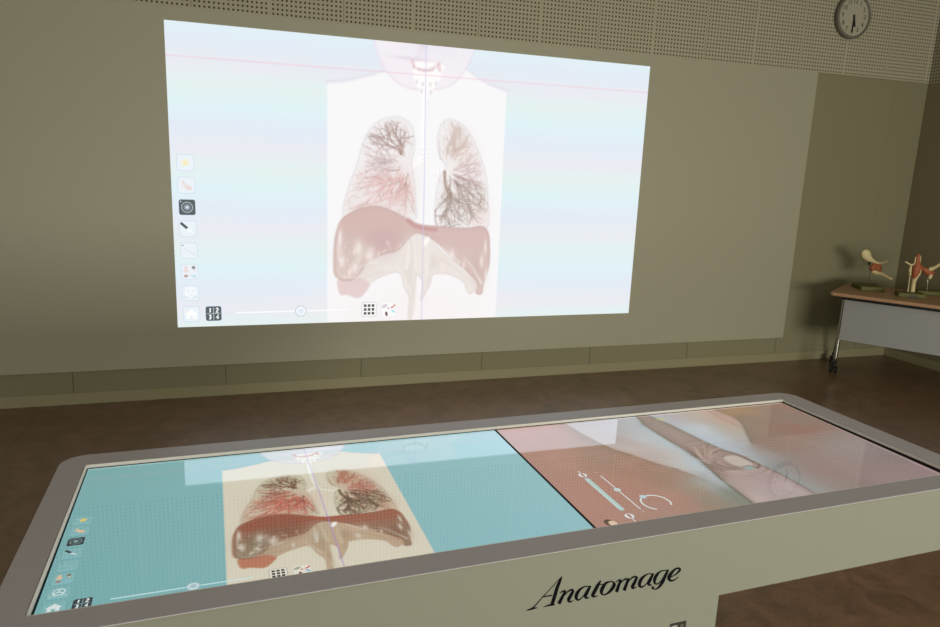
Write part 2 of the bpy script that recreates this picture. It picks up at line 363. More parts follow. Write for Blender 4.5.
    for P_,w_ in (([(.4547,.70),(.458,.75),(.452,.80)],.004),([(.468,.68),(.470,.74),(.474,.80)],.003),([(.500,.72),(.496,.77),(.500,.83)],.003),([(.52,.71),(.545,.745),(.57,.78)],.004),([(.33,.82),(.36,.79),(.39,.775)],.003),([(.308,.80),(.318,.83),(.345,.832)],.003),([(.47,.84),(.472,.90),(.468,.95)],.003),([(.43,.79),(.445,.83),(.455,.87)],.003),([(.313,.67),(.309,.72),(.312,.77)],.004),([(.58,.76),(.60,.80),(.622,.86)],.004)):
        c.stroke(P_,w_*.5,w_,(252,248,244) if proj else (238,232,216),.7,.006)
    for P_ in ([(.462,.70),(.464,.78),(.46,.86)],[(.51,.75),(.506,.80),(.50,.86)],[(.34,.85),(.37,.83),(.41,.81)],[(.53,.77),(.56,.80),(.59,.85)]): c.stroke(P_,.003,.003,(214,198,190) if proj else (140,110,86),.5,.008)
    c.glow((.4947,.6983),.010,.020,(255,252,248),1,.5,4)
    # reference lines
    c.stroke([(.4830,0),(.4866,.45),(.4884,1)],.0016,.0016,(206,198,238) if proj else (168,132,226),.75,.0015,False)
    c.stroke([(0,.1058),(1,.0996)],.0018,.0018,(243,200,216) if proj else (196,176,176),.65,.0015,False)
    return c
SAMP=[(0.084,0.392,184,142,130),(0.061,0.269,180,132,120),(0.051,0.765,184,136,124),(0.144,0.72,182,132,120),(0.2,0.388,165,135,122),(0.236,0.618,172,130,116),(0.23,0.849,182,140,128),(0.268,0.683,160,128,110),(0.323,0.822,160,140,122),(0.316,0.933,148,136,122),(0.037,0.138,180,135,125),(0.286,0.221,190,180,180),(0.389,0.291,198,198,204),(0.425,0.105,186,186,192),(0.369,0.463,204,186,178),(0.315,0.404,200,184,180),(0.381,0.547,205,196,190),(0.407,0.559,190,202,212),(0.423,0.368,192,204,212),(0.432,0.178,186,194,200),(0.383,0.765,176,186,192),(0.382,0.849,150,158,156),(0.394,0.926,128,134,122),(0.309,0.056,180,178,180),(0.469,0.124,165,148,144),(0.472,0.327,168,148,144),(0.461,0.504,160,135,128),(0.439,0.66,150,125,118),(0.47,0.725,185,162,160),(0.511,0.795,176,152,152),(0.424,0.85,160,142,138),(0.508,0.889,184,166,168),(0.544,0.906,190,172,176),(0.453,0.91,176,158,156),(0.538,0.081,190,180,188),(0.577,0.239,200,208,216),(0.57,0.37,192,204,216),(0.578,0.497,186,196,208),(0.657,0.055,196,184,176),(0.675,0.138,190,178,166),(0.665,0.277,186,178,168),(0.655,0.406,184,176,172),(0.696,0.008,200,165,152),(0.697,0.147,206,164,150),(0.592,0.503,170,172,176),(0.602,0.647,150,158,162),(0.595,0.813,156,162,164),(0.605,0.906,160,166,168),(0.739,0.119,192,156,148),(0.814,0.041,172,134,104),(0.828,-0.07,150,134,124),(0.783,0.183,150,124,110),(0.91,0.159,152,124,118),(0.964,0.019,160,124,114),(0.874,0.366,158,116,104),(0.698,0.425,148,122,112),(0.728,0.502,154,124,118),(0.908,0.235,150,128,122),(0.898,0.638,156,142,140),(0.901,0.513,152,134,130),(0.708,0.782,154,130,128),(0.813,0.775,158,142,142),(0.978,0.793,152,134,132),(0.839,0.894,162,140,140),(1.0,0.914,164,138,142),(0.688,0.925,152,134,128),(0.652,0.646,148,134,130)]
def paint_scope(nx,ny):
    c=Canvas(nx,ny); X,Y=np.meshgrid(c.u*c.asp,c.v)
    A=[(.2,-.06),(.214,.022),(.221,.141),(.235,.26),(.251,.351),(.276,.422),(.311,.544),(.345,.62),(.367,.69),(.382,.80),(.39,1.05)]
    B=[(.455,-.03),(.447,.05),(.437,.11),(.436,.223),(.437,.387),(.439,.47),(.433,.581),(.424,.673),(.412,.782),(.407,.864),(.398,1.02)]
    Cc=[(.49,-.03),(.494,.028),(.51,.141),(.519,.268),(.526,.37),(.537,.466),(.553,.541),(.57,.657),(.578,.736),(.583,.811),(.582,1.02)]
    Dd=[(.72,-.03),(.744,.117),(.741,.183),(.727,.242),(.695,.335),(.656,.451),(.622,.530),(.616,.629),(.621,.763),(.626,.897),(.627,1.02)]
    E=[(.703,-.02),(.701,.138),(.707,.273)]
    def xa(L,y):
        L=np.array(L); return np.interp(y,L[:,1],L[:,0])
    def sig(d,w): return 1/(1+np.exp(-np.clip(d/w,-30,30)))
    U=X/c.asp
    # each fold is its own region; samples spread only inside their region, borders are sharp where a crease is, soft where it fades
    wA=.003+.03*np.clip((Y-.62)/.2,0,1); wD=.004+.02*np.clip((Y-.45)/.1,0,1)
    a0=sig(U-xa(A,Y),wA); b0=sig(U-xa(B,Y),.002); c0=sig(U-xa(Cc,Y),.002); d0=sig(U-xa(Dd,Y),wD)
    masks=[(1-a0),a0*(1-b0),b0*(1-c0),c0*(1-d0),d0]
    sm=np.array(SAMP); su=sm[:,0]; sv=sm[:,1]
    reg=(su>xa(A,sv)).astype(int)+(su>xa(B,sv))+(su>xa(Cc,sv))+(su>xa(Dd,sv))
    img=np.zeros(X.shape+(3,))
    for g,m in enumerate(masks):
        W=np.zeros(X.shape)+1e-9; Z=np.zeros(X.shape+(3,))
        for k in np.where(reg==g)[0]:
            w=1/(((X-su[k]*c.asp)**2+(Y-sv[k])**2)+.0025)**1.7
            W+=w; Z+=w[...,None]*sm[k,2:5]
        img+=m[...,None]*Z/W[...,None]
    c.img[:]=img
    def creaseshade(L,side,w,col,a,y0=-1,y1=2):
        d=(U-xa(L,Y))*side*c.asp; k=np.where(d>0,np.exp(-(d/w)**1.2),0)*a*np.clip((Y-y0)/.08,0,1)*np.clip((y1-Y)/.08,0,1)
        c.img[:]=c.img*(1-k[...,None])+np.array(col,float)*k[...,None]
    dk=(96,92,82)
    creaseshade(A,-1,.05,(140,116,98),.8,-1,.8); creaseshade(A,1,.03,(206,186,174),.5,.1,.7)
    creaseshade(B,-1,.10,(196,208,218),.65,-.5,.85); creaseshade(B,1,.035,(138,116,110),.7); creaseshade(B,-1,.012,(120,122,118),.8)
    creaseshade(Cc,1,.09,(194,206,218),.6,-.5,.7); creaseshade(Cc,-1,.03,(140,120,116),.7); creaseshade(Cc,1,.010,(122,122,122),.7)
    creaseshade(Dd,1,.03,(128,112,100),.6,-.1,.5)
    c.stroke(A[1:8],.002,.003,dk,.75,.006); c.stroke(B,.003,.005,dk,.85,.007); c.stroke(Cc,.003,.004,dk,.8,.007)
    c.stroke(Dd[1:6],.003,.006,(112,100,88),.7,.008); c.stroke(E,.003,.004,(128,102,92),.8,.008)
    c.stroke([(.715,.0),(.722,.13),(.716,.24)],.010,.008,(196,158,150),.6,.015); c.stroke([(.690,0),(.688,.14),(.68,.30)],.014,.016,(208,164,148),.5,.03)
    c.glow((.38,.9),.03,.12,(128,132,120),.6)
    # long soft streaks across the red fold
    for k in range(26):
        v=rng.uniform(.2,1); u0=rng.uniform(0,.12); g=rng.uniform(-12,12)
        c.stroke([(u0,v-.25),(u0+.12,v-.1),(u0+.22,v+.12)],.008,.02,(180+g,130+g,117+g),.28,.04)
    # lumen with its concentric folds
    c.glow((.475,.52),.05,.13,(176,148,142),.6)
    dr=(104,82,76)
    for pts,w,a in (([(.447,.388),(.489,.367),(.52,.372)],.006,.75),([(.463,.441),(.446,.516),(.438,.598),(.455,.673),(.493,.684),(.516,.685)],.006,.8),([(.493,.454),(.463,.523),(.448,.602),(.462,.657),(.485,.684)],.006,.7),
        ([(.525,.42),(.503,.451),(.473,.528),(.461,.608),(.479,.664),(.50,.683)],.007,.85),([(.497,.582),(.517,.547),(.55,.547),(.56,.61),(.56,.653)],.005,.6),([(.473,.591),(.485,.535),(.507,.504),(.533,.497),(.559,.537),(.567,.613),(.568,.677),(.55,.70)],.007,.85),
        ([(.487,.56),(.496,.596),(.489,.641),(.503,.671)],.006,.75),([(.424,.673),(.442,.733),(.473,.757),(.52,.756),(.571,.726)],.005,.5),([(.455,.41),(.447,.47),(.441,.53)],.007,.6),([(.50,.69),(.47,.705),(.445,.69)],.004,.6)):
        c.stroke(pts,w*.45,w*.75,dr,a,.006); c.stroke([(x+.010,y+.006) for x,y in pts],.004,.006,(206,184,178),.5,.010)
    for pts in ([(.475,.43),(.455,.52),(.447,.60)],[(.508,.43),(.48,.50),(.463,.58)],[(.54,.47),(.505,.49),(.48,.55)],[(.46,.70),(.50,.715),(.54,.71)]): c.stroke(pts,.005,.006,(210,186,180),.7,.008)
    c.poly([[.498,.60],[.51,.565],[.53,.555],[.55,.565],[.558,.62],[.553,.67],[.52,.675],[.505,.65]],(204,190,182),.95,.006)
    c.stroke([(.51,.62),(.53,.60),(.548,.61)],.004,.004,(200,176,166),.5,.01); c.glow((.51,.72),.035,.018,(196,172,168),.7)
    c.glow((.533,.685),.030,.016,(92,90,84),.8); c.glow((.530,.690),.022,.010,(120,200,204),.95)
    for k in range(4): c.glow((.519+k*.007,.688),.0035,.008,(190,235,225),.7)
    for k in range(16):
        v=.78+rng.uniform(0,.22); u0=.42+rng.uniform(0,.12); g=rng.uniform(-14,12)
        c.stroke([(u0,v),(u0+.03,v+.02),(u0+.05,v+.07)],.006,.01,(178+g,156+g,156+g),.35,.02)
    c.glow((.504,.806),.008,.010,(170,140,220),.6); c.glow((.066,.40),.006,.010,(176,120,190),.7); c.glow((.85,.44),.006,.008,(150,150,225),.7)
    for k in range(3): c.glow((.498+k*.0075,.066),.0022,.016,(214,216,120),.9); c.glow((.501+k*.0075,.066),.004,.004,(214,216,120),.7)
    for (u0,v0),(rx,ry),col,a in (((.87,.38),(.13,.10),(158,120,108),.4),((.76,.08),(.05,.04),(176,136,96),.6),((.79,.20),(.03,.09),(142,120,104),.5),((.95,.6),(.14,.12),(160,150,152),.5),((.80,.80),(.12,.10),(160,128,124),.4),((.70,.52),(.05,.06),(150,118,108),.4)): c.glow((u0,v0),rx,ry,col,a)
    for k in range(80):
        x,y=rng.uniform(0,1),rng.uniform(0,1); g=rng.uniform(-12,12); i=int(x*(nx-1)); j=int(y*(ny-1)); base=c.img[j,i]
        c.glow((x,y),rng.uniform(.02,.07),rng.uniform(.01,.03),base+[g*1.2,g*.8,g*.7],.55,rng.uniform(0,3))
    return c
def picture_mesh(name,cv,fn,mat,parent):
    nx,ny=cv.nx,cv.ny; U,V=np.meshgrid(cv.u,cv.v)
    co=fn(U.ravel(),V.ravel()); me=bpy.data.meshes.new(name)
    idx=np.arange(nx*ny).reshape(ny,nx); q=np.stack([idx[1:,:-1],idx[1:,1:],idx[:-1,1:],idx[:-1,:-1]],-1).reshape(-1,4)
    me.vertices.add(nx*ny); me.vertices.foreach_set('co',co.astype(np.float32).ravel())
    me.loops.add(q.size); me.loops.foreach_set('vertex_index',q.astype(np.int32).ravel())
    me.polygons.add(len(q)); me.polygons.foreach_set('loop_start',np.arange(0,q.size,4,dtype=np.int32)); me.polygons.foreach_set('loop_total',np.full(len(q),4,np.int32))
    me.update(calc_edges=True)
    at=me.color_attributes.new('picture','FLOAT_COLOR','POINT')
    c4=np.ones((nx*ny,4),np.float32); c4[:,:3]=lin(np.clip(cv.img,0,255)).reshape(-1,3); at.data.foreach_set('color',c4.ravel())
    return link(name,me,mat,parent)

# ------------------------------------------------------------------ flat interface marks (buttons, sliders)
class Flat:
    """collects flat polygons in (u,v) with a height level; each colour becomes a material slot"""
    def __init__(s,fn,glass): s.fn,s.glass=fn,glass; s.bm=bmesh.new(); s.cols=[]; s.lv=0
    def mi(s,col):
        col=tuple(col)
        if col not in s.cols:s.cols.append(col)
        return s.cols.index(col)
    def poly(s,pts,col,lev=1):
        vs=[s.bm.verts.new(s.fn(p[0],p[1],lev)) for p in pts]; f=s.bm.faces.new(vs); f.material_index=s.mi(col)
    def rr(s,c,hx,hy,r,col,lev=1):
        s.poly([(c[0]+x/ASP,c[1]+y) for x,y in rrect(-hx,hx,-hy,hy,r,4)],col,lev)
    def disc(s,c,rx,ry,col,lev=1,rot=0,n=20):
        s.poly([(c[0]+(rx*math.cos(a)*math.cos(rot)-ry*math.sin(a)*math.sin(rot))/ASP,c[1]+rx*math.cos(a)*math.sin(rot)+ry*math.sin(a)*math.cos(rot)) for a in np.linspace(0,2*math.pi,n,endpoint=False)],col,lev)
    def line(s,pts,w,col,lev=1,closed=False):
        P=[np.array((p[0]*ASP,p[1])) for p in pts]; n=len(P)
        L=[];R_=[]
        for i in range(n):
            a=P[(i-1)%n] if closed or i>0 else P[i]; b=P[(i+1)%n] if closed or i<n-1 else P[i]
            d=b-a; d=d/max(np.hypot(*d),1e-9); m=np.array((-d[1],d[0]))*w/2; L.append(P[i]+m); R_.append(P[i]-m)
        for i in range(n if closed else n-1):
            j=(i+1)%n; s.poly([(q[0]/ASP,q[1]) for q in (L[i],L[j],R_[j],R_[i])],col,lev)
    def ring(s,c,r,w,col,lev=1,a0=0,a1=360,n=24):
        s.line([(c[0]+r*math.cos(math.radians(a))/ASP,c[1]+r*math.sin(math.radians(a))) for a in np.linspace(a0,a1,n)],w,col,lev)
    def done(s,name,parent,label=None):
        me=bpy.data.meshes.new(name); s.bm.normal_update(); s.bm.to_mesh(me); s.bm.free()
        o=link(name,me,[emat(c,s.glass) for c in s.cols],parent)
        if label:o['label']=label
        return o
ASP=16/9
def controls(fn,glass,parent):
    pl=(130,186,190) if glass else (236,244,250); ed=(139,193,197) if glass else (206,222,238)
    dark=(28,50,62) if glass else (88,98,102); wh=(225,238,238) if glass else (255,255,255)
    ink=(40,60,80) if glass else (120,130,138); skin=(232,196,160) if glass else (238,222,222)
    ys=[.4414,.5147,.5878,.6599,.734,.8069,.8807,.9545]; X=.0258; H=.0255
    def plate(c,col=None,e=True):
        F=Flat(fn,glass)
        if e:F.rr(c,H+.0018,H+.0018,.008,ed,1)
        F.rr(c,H,H,.007,col or pl,2); return F
    F=plate((X,ys[0])); gold=(245,215,95) if glass else (250,238,190)
    F.poly([(X+r*math.sin(a)/ASP,ys[0]-r*math.cos(a)) for k in range(10) for r,a in [((.0165,.007)[k%2],k*math.pi/5)]],gold,3); F.done('star_button',parent,'square button with a yellow star')
    F=plate((X,ys[1])); F.disc((X+.004,ys[1]+.008),.012,.008,skin,3,.4); F.line([(X-.007,ys[1]-.016),(X-.003,ys[1]-.004),(X+.002,ys[1]+.004)],.006,skin,4); F.line([(X-.009,ys[1]-.001),(X+.001,ys[1]+.008)],.004,skin,4); F.done('hand_button',parent,'square button with a pointing hand')
    F=plate((X,ys[2]),dark); m=(120,150,155) if glass else (176,184,190)
    F.ring((X,ys[2]),.017,.003,m,3); F.disc((X,ys[2]),.011,.011,(70,100,110) if glass else (138,150,162),3); F.disc((X,ys[2]),.005,.005,(160,190,200) if glass else (214,224,232),4); F.disc((X-.011,ys[2]-.019),.003,.003,m,3); F.done('camera_button',parent,'dark button with a lens')
    F=plate((X,ys[3])); F.line([(X-.0125,ys[3]-.020),(X-.001,ys[3]-.001)],.009,dark,3); F.poly([(X-.004,ys[3]+.002),(X+.0,ys[3]-.003),(X+.0105,ys[3]+.017)],wh,3); F.done('scalpel_button',parent,'button with a dark handled scalpel')
    F=plate((X,ys[4])); F.line([(X-.008,ys[4]-.008),(X+.011,ys[4]+.014)],.002,ed,3); F.disc((X-.011,ys[4]-.018),.003,.002,ink,3); F.done('tool_button',parent,'pale nearly blank button')
    F=plate((X,ys[5])); F.disc((X-.007,ys[5]-.013),.006,.009,skin,3); F.disc((X-.007,ys[5]-.002),.010,.004,skin,3); F.disc((X+.007,ys[5]-.015),.006,.006,(130,100,95) if glass else (150,150,158),3,.5); F.line([(X+.007,ys[5]-.009),(X+.010,ys[5]-.001)],.004,skin,3)
    F.disc((X-.007,ys[5]+.014),.007,.005,(170,110,90) if glass else (196,168,160),3); F.line([(X+.002,ys[5]+.012),(X+.011,ys[5]+.012)],.002,(140,200,225),3); F.line([(X+.004,ys[5]+.018),(X+.012,ys[5]+.018)],.002,(140,200,225),3); F.done('view_button',parent,'button with small body figures')
    F=plate((X,ys[6])); g=(190,226,205) if glass else (215,222,228)
    F.ring((X,ys[6]-.003),.016,.003,wh,3); 
    for a in (90,210,330): F.line([(X,ys[6]-.003),(X+.015*math.cos(math.radians(a))/ASP,ys[6]-.003-.015*math.sin(math.radians(a)))],.003,wh,4)
    F.line([(X-.013,ys[6]+.018),(X-.007,ys[6]+.010),(X-.004,ys[6]+.019)],.003,g,3); F.line([(X+.013,ys[6]+.018),(X+.007,ys[6]+.010),(X+.004,ys[6]+.019)],.003,g,3); F.done('wheel_button',parent,'button with a white wheel')
    F=plate((X,ys[7])); F.poly([(X,ys[7]-.018),(X+.0125,ys[7]+.001),(X+.009,ys[7]+.001),(X+.009,ys[7]+.017),(X+.003,ys[7]+.017),(X+.003,ys[7]+.006),(X-.003,ys[7]+.006),(X-.003,ys[7]+.017),(X-.009,ys[7]+.017),(X-.009,ys[7]+.001),(X-.0125,ys[7]+.001)],wh,3); F.done('home_button',parent,'button with a white house')
    c=(.0662,.9545); F=plate(c,dark); F.line([(c[0]-.0125,c[1]),(c[0]+.0125,c[1])],.003,m,3); F.line([(c[0],c[1]-.022),(c[0],c[1]+.022)],.003,m,3)
    seg={'1':[[(-.1,-.6),(.25,-1),(.1,1)]],'2':[[(-.6,-.6),(0,-1),(.6,-.6),(.3,0),(-.7,1),(.6,1)]],'3':[[(-.5,-.9),(.5,-.8),(.4,-.1),(-.2,0)],[(-.2,0),(.5,.3),(.2,.95),(-.6,.8)]],'4':[[(.3,1),(.4,-1),(-.6,.3),(.7,.3)]]}
    for d,(ox,oy) in zip('1234',((-.5,-.5),(.5,-.5),(-.5,.5),(.5,.5))):
        for P in seg[d]: F.line([(c[0]+(ox*.024+x*.006)/ASP,c[1]+oy*.024+y*.0075) for x,y in P],.0042,wh,4)
    F.done('numbers_button',parent,'dark button with 1, 2, 3 and 4')
    F=Flat(fn,glass); F.line([(.1072,.9541),(.3314,.9534)],.005,(205,238,240) if glass else (252,254,255),1); o=F.done('slider_line',parent)
    c=(.2336,.954); F=Flat(fn,glass); F.disc(c,.0205,.0205,(150,180,188) if glass else (196,204,212),2); F.disc(c,.0178,.0178,(206,228,232) if glass else (244,248,252),3); F.disc(c,.010,.010,(170,200,210) if glass else (226,238,248),4); F.done('slider_knob',parent)
    pb=(236,232,216) if glass else (252,252,252); pe=(176,176,166) if glass else (214,214,218)
    c=(.3738,.9545); F=Flat(fn,glass); F.rr(c,.0285,.0285,.008,pe,1); F.rr(c,.026,.026,.007,pb,2)
    for i in (-1,0,1):
        for j in (-1,0,1): F.rr((c[0]+i*.0147/ASP,c[1]+j*.0147),.0052,.0052,.0015,(38,42,46) if glass else (104,100,98),3)
    F.done('grid_button',parent,'white button with nine dark dots')
    c=(.4150,.9560); F=Flat(fn,glass); F.rr(c,.0285,.0285,.008,(222,220,208) if glass else (240,240,242),1); F.rr(c,.026,.026,.007,pb,2)
    F.disc((c[0]-.008,c[1]-.013),.012,.007,(170,170,150) if glass else (222,216,222),3,-.4); F.line([(c[0]+.005,c[1]-.006),(c[0]+.010,c[1]-.009),(c[0]+.0145,c[1]-.018)],.006,(215,80,90) if glass else (226,160,145),3)
    F.disc((c[0]+.010,c[1]+.007),.009,.004,(90,180,225) if glass else (186,230,236),3,.7); F.disc((c[0]-.004,c[1]+.017),.005,.009,(120,60,50) if glass else (132,98,92),3,-.2); F.disc((c[0]+.0,c[1]-.004),.003,.004,(200,90,80) if glass else (190,180,180),3); F.done('system_button',parent,'button with coloured organs')

# ------------------------------------------------------------------ the room
YW=3.628; XW=6.087; XL=-4.2; YF=-4.6; ZC=3.35
M=dict(
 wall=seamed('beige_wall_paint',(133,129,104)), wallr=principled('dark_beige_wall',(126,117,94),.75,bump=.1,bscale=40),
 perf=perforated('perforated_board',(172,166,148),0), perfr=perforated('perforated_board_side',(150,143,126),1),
 panel=principled('screen_panel',(168,165,148),.42,bump=.03,bscale=250), trim=principled('trim_paint',(176,170,150),.6),
 base=principled('baseboard_paint',(148,142,114),.5), ceil=principled('ceiling_paint',(190,188,178),.9),
 bezel=principled('warm_grey_coated_metal',(172,168,176),.36), lip=principled('polished_lip',(226,224,222),.3), body=principled('cream_panel',(128,130,119),.55),
 gap=principled('black_gasket',(12,12,13),.5), gask=principled('dark_brown_gasket',(58,46,48),.35), ink=principled('black_ink',(12,7,16),.8,spec=.1), 
 chrome=principled('chrome_tube',(190,190,190),.22,metal=1), blk=principled('black_rubber',(26,25,24),.5), dgrey=principled('dark_grey_plastic',(60,58,54),.5),
 modesty=principled('grey_modesty_panel',(148,148,152),.5), 
 bone=principled('ivory_bone',(206,190,146),.45,noise=.2,nscale=40), red=principled('red_muscle',(160,88,58),.55,noise=.3,nscale=60), green=principled('green_base_paint',(86,86,28),.6),
 clockrim=principled('grey_clock_rim',(112,108,100),.5), face=principled('clock_face',(170,166,152),.6), hand=principled('clock_black',(24,24,24),.5), glassf=principled('window_frame_paint',(190,190,185),.5))
# floor
fm=principled('brown_marbled_floor',(110,80,58),.33,ior=1.85); nt=fm.node_tree; b=nt.nodes['Principled BSDF']
tc=nt.nodes.new('ShaderNodeTexCoord'); n1=nt.nodes.new('ShaderNodeTexNoise'); n1.inputs['Scale'].default_value=5.5; n1.inputs['Detail'].default_value=8; n1.inputs['Roughness'].default_value=.62; n1.inputs['Distortion'].default_value=1.2
n2=nt.nodes.new('ShaderNodeTexNoise'); n2.inputs['Scale'].default_value=26; n2.inputs['Detail'].default_value=5; n2.inputs['Distortion'].default_value=1.5
for n in (n1,n2): nt.links.new(tc.outputs['Object'],n.inputs['Vector'])
r1=nt.nodes.new('ShaderNodeValToRGB'); e=r1.color_ramp.elements
e[0].position=.3; e[0].color=[*lin((94,70,52)),1]; e[1].position=.7; e[1].color=[*lin((142,106,86)),1]
nt.links.new(n1.outputs['Fac'],r1.inputs[0])
r2=nt.nodes.new('ShaderNodeValToRGB'); e=r2.color_ramp.elements; e[0].position=.60; e[0].color=(0,0,0,1); e[1].position=.74; e[1].color=(1,1,1,1); nt.links.new(n2.outputs['Fac'],r2.inputs[0])
n3=nt.nodes.new('ShaderNodeTexNoise'); n3.inputs['Scale'].default_value=160; n3.inputs['Detail'].default_value=3; mp=nt.nodes.new('ShaderNodeMapping'); mp.inputs['Scale'].default_value=(1,.35,1); mp.inputs['Rotation'].default_value=(0,0,.6); nt.links.new(tc.outputs['Object'],mp.inputs[0]); nt.links.new(mp.outputs[0],n3.inputs['Vector'])
cg=mixc(nt,math_node(nt,'MULTIPLY',math_node(nt,'SUBTRACT',n3.outputs['Fac'],.35),1.3),r1.outputs[0],lin((70,56,38)))
c1=mixc(nt,math_node(nt,'MULTIPLY',r2.outputs[0],.6),cg,lin((62,46,32)))
sp=nt.nodes.new('ShaderNodeSeparateXYZ'); nt.links.new(tc.outputs['Object'],sp.inputs[0])
def seam(sock,off,per,w):
    return math_node(nt,'LESS_THAN',math_node(nt,'ABSOLUTE',math_node(nt,'SUBTRACT',math_node(nt,'FRACT',math_node(nt,'DIVIDE',math_node(nt,'ADD',sock,per*20-off+per/2),per)),.5)),w/per/2)
sx=seam(sp.outputs[0],4.035,4.85,.006)
sm_=math_node(nt,'MULTIPLY',sx,math_node(nt,'GREATER_THAN',sp.outputs[1],1.0)); 
nt.links.new(mixc(nt,math_node(nt,'MULTIPLY',sm_,.55),c1,lin((50,36,26))),b.inputs['Base Color'])
bp=nt.nodes.new('ShaderNodeBump'); bp.inputs['Strength'].default_value=.06; bp.inputs['Distance'].default_value=.003; nt.links.new(n2.outputs['Fac'],bp.inputs['Height']); nt.links.new(bp.outputs['Normal'],b.inputs['Normal'])
st=lambda n,a,b_,m,bev=0: tag(box(n,a,b_,m,None,bev),kind='structure')
st('floor',(XL-.1,YF-.1,-.1),(XW+.1,YW+.1,0),fm)
st('ceiling',(XL-.1,YF-.1,ZC),(XW+.1,YW+.1,ZC+.1),M['ceil'])
st('wall_back',(XL-.1,YW,0),(XW,YW+.1,2.43),M['wall'])
st('wall_back_upper',(XL-.1,YW-.006,2.431),(XW,YW+.1,ZC),M['perf'])
st('trim_1',(XL,YW-.010,2.428),(XW-.008,YW+.0,2.431),M['trim'])
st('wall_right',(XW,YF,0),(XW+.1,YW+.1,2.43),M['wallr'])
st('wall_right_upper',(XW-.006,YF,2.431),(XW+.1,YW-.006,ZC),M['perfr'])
st('trim_2',(XW-.010,YF,2.428),(XW,YW-.010,2.431),M['trim'])
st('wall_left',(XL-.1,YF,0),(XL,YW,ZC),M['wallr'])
st('baseboard_back',(XL,YW-.007,0),(XW-.007,YW,.075),M['base'],.002)
st('baseboard_right',(XW-.007,YF,0),(XW,YW,.075),M['base'],.002)
# front wall behind the viewer; its two unseen windows are added for fill light
ADDED_WIN=[(-3.4,-.2,.2,1.3),(1.6,5.2,.35,1.65)]
bm=bmesh.new()
xs=[XL-.1,ADDED_WIN[0][0],ADDED_WIN[0][1],ADDED_WIN[1][0],ADDED_WIN[1][1],XW+.1]
for i in (0,2,4): bx(bm,(xs[i],YF-.15,0),(xs[i+1],YF,ZC))
for a,b_,z0,z1 in ADDED_WIN: bx(bm,(a,YF-.15,0),(b_,YF,z0)); bx(bm,(a,YF-.15,z1),(b_,YF,ZC))
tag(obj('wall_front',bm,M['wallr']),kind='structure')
for i,(a,b_,z0,z1) in enumerate(ADDED_WIN):
    bm=bmesh.new()
    for p,q in (((a,z0),(b_,z0+.05)),((a,z1-.05),(b_,z1)),((a,z0),(a+.05,z1)),((b_-.05,z0),(b_,z1)),(((a+b_)/2-.03,z0),((a+b_)/2+.03,z1))): bx(bm,(p[0],YF-.11,p[1]),(q[0],YF-.05,q[1]),.004)
    tag(obj('window_%d'%(i+1),bm,M['glassf']),kind='structure')
# wide screen panel on the back wall
tag(box('screen_panel',(-3.6,YW-.011,.215),(4.877,YW-.0002,2.428),M['panel'],None,.0015,1),'wide plain pale grey panel on the back wall behind the projected picture','wall panel')

# ------------------------------------------------------------------ projected picture
PX0,PZ0,PWd,PH=-.0079,.4805,3.3179,1.8663; PY=YW-.0122
pe_=empty('projected_image',(PX0+PWd/2,PY,PZ0)); tag(pe_,'bright projected scan of lungs and liver on the wall panel','projection')
O=np.array((PX0+PWd/2,PY,PZ0))
cvP=paint_scan(800,450,True)
picture_mesh('scan_picture',cvP,lambda U,V:np.stack([PX0+U*PWd-O[0],np.zeros_like(U),PZ0+(1-V)*PH-O[2]],-1),emissive('projected_picture',None,ST_P),pe_)
controls(lambda u,v,l:(PX0+u*PWd-O[0],-.0006*l,PZ0+(1-v)*PH-O[2]),False,pe_)

# ------------------------------------------------------------------ the display table
T=empty('display_table',(0,0,0),.0232); tag(T,'long grey framed touchscreen table on a cream pedestal in the foreground','touchscreen table')
TX,TY=1.05,-.0; 
OX0,OX1,OY0,OY1=-.062,2.190,-.066,.665; IX0,IX1,IY0,IY1=-.0035,2.111,-.004,.600
def L3(x0,x1,y0,y1,r,z,n=8): return [(x,y,z) for x,y in rrect(x0,x1,y0,y1,r,n)]
bm=bmesh.new(); loops=[]
for ins,z in ((.003,.8378),(0,.8383),(0,.8392),(.0003,.8397),(.0008,.840)): loops.append(L3(OX0+ins,OX1-ins,OY0+ins,OY1-ins,.055-ins,z))
loops.append(L3(IX0-.001,IX1+.001,IY0-.001,IY1+.001,.006,.840)); loops.append(L3(IX0-.001,IX1+.001,IY0-.001,IY1+.001,.006,.812))
loft(bm,loops,wrap=True)
obj('frame',bm,M['bezel'],T)
q=.0045
bm=bmesh.new(); loft(bm,[L3(IX0,IX1,IY0,IY1,.005,.8395),L3(IX0+.0012,IX1-.0012,IY0+.0012,IY1-.0012,.005,.8399),L3(IX0+q,IX1-q,IY0+q-.004,IY1-q,.004,.8350),L3(IX0+q,IX1-q,IY0+q-.004,IY1-q,.004,.8330),L3(IX0,IX1,IY0,IY1,.005,.8330)],wrap=True)
obj('inner_rim',bm,M['lip'],T)['label']='bright metal rim around the screen'
bm=bmesh.new(); loft(bm,[L3(IX0+.001,IX1-.001,IY0+.001,IY1-.001,.005,.8329),L3(IX0+q+.0004,IX1-q-.0004,IY0+q-.0036,IY1-q-.0004,.004,.8329),L3(IX0+q+.0004,IX1-q-.0004,IY0+q-.0036,IY1-q-.0004,.004,.8216),L3(IX0+.001,IX1-.001,IY0+.001,IY1-.001,.005,.8216)],wrap=True); obj('gasket',bm,M['gask'],T)['label']='black strip inside the metal rim'
box('screen_bed',(IX0+.001,IY0+.001,.814),(IX1-.001,IY1-.001,.8200),M['gap'],T)
SZ=.8280; TILT=.0082   # the display leans very slightly, its far side higher
def sz(v): return SZ+TILT*(1-v)*.5906
gm=emissive('display_picture',None,ST_T,True)
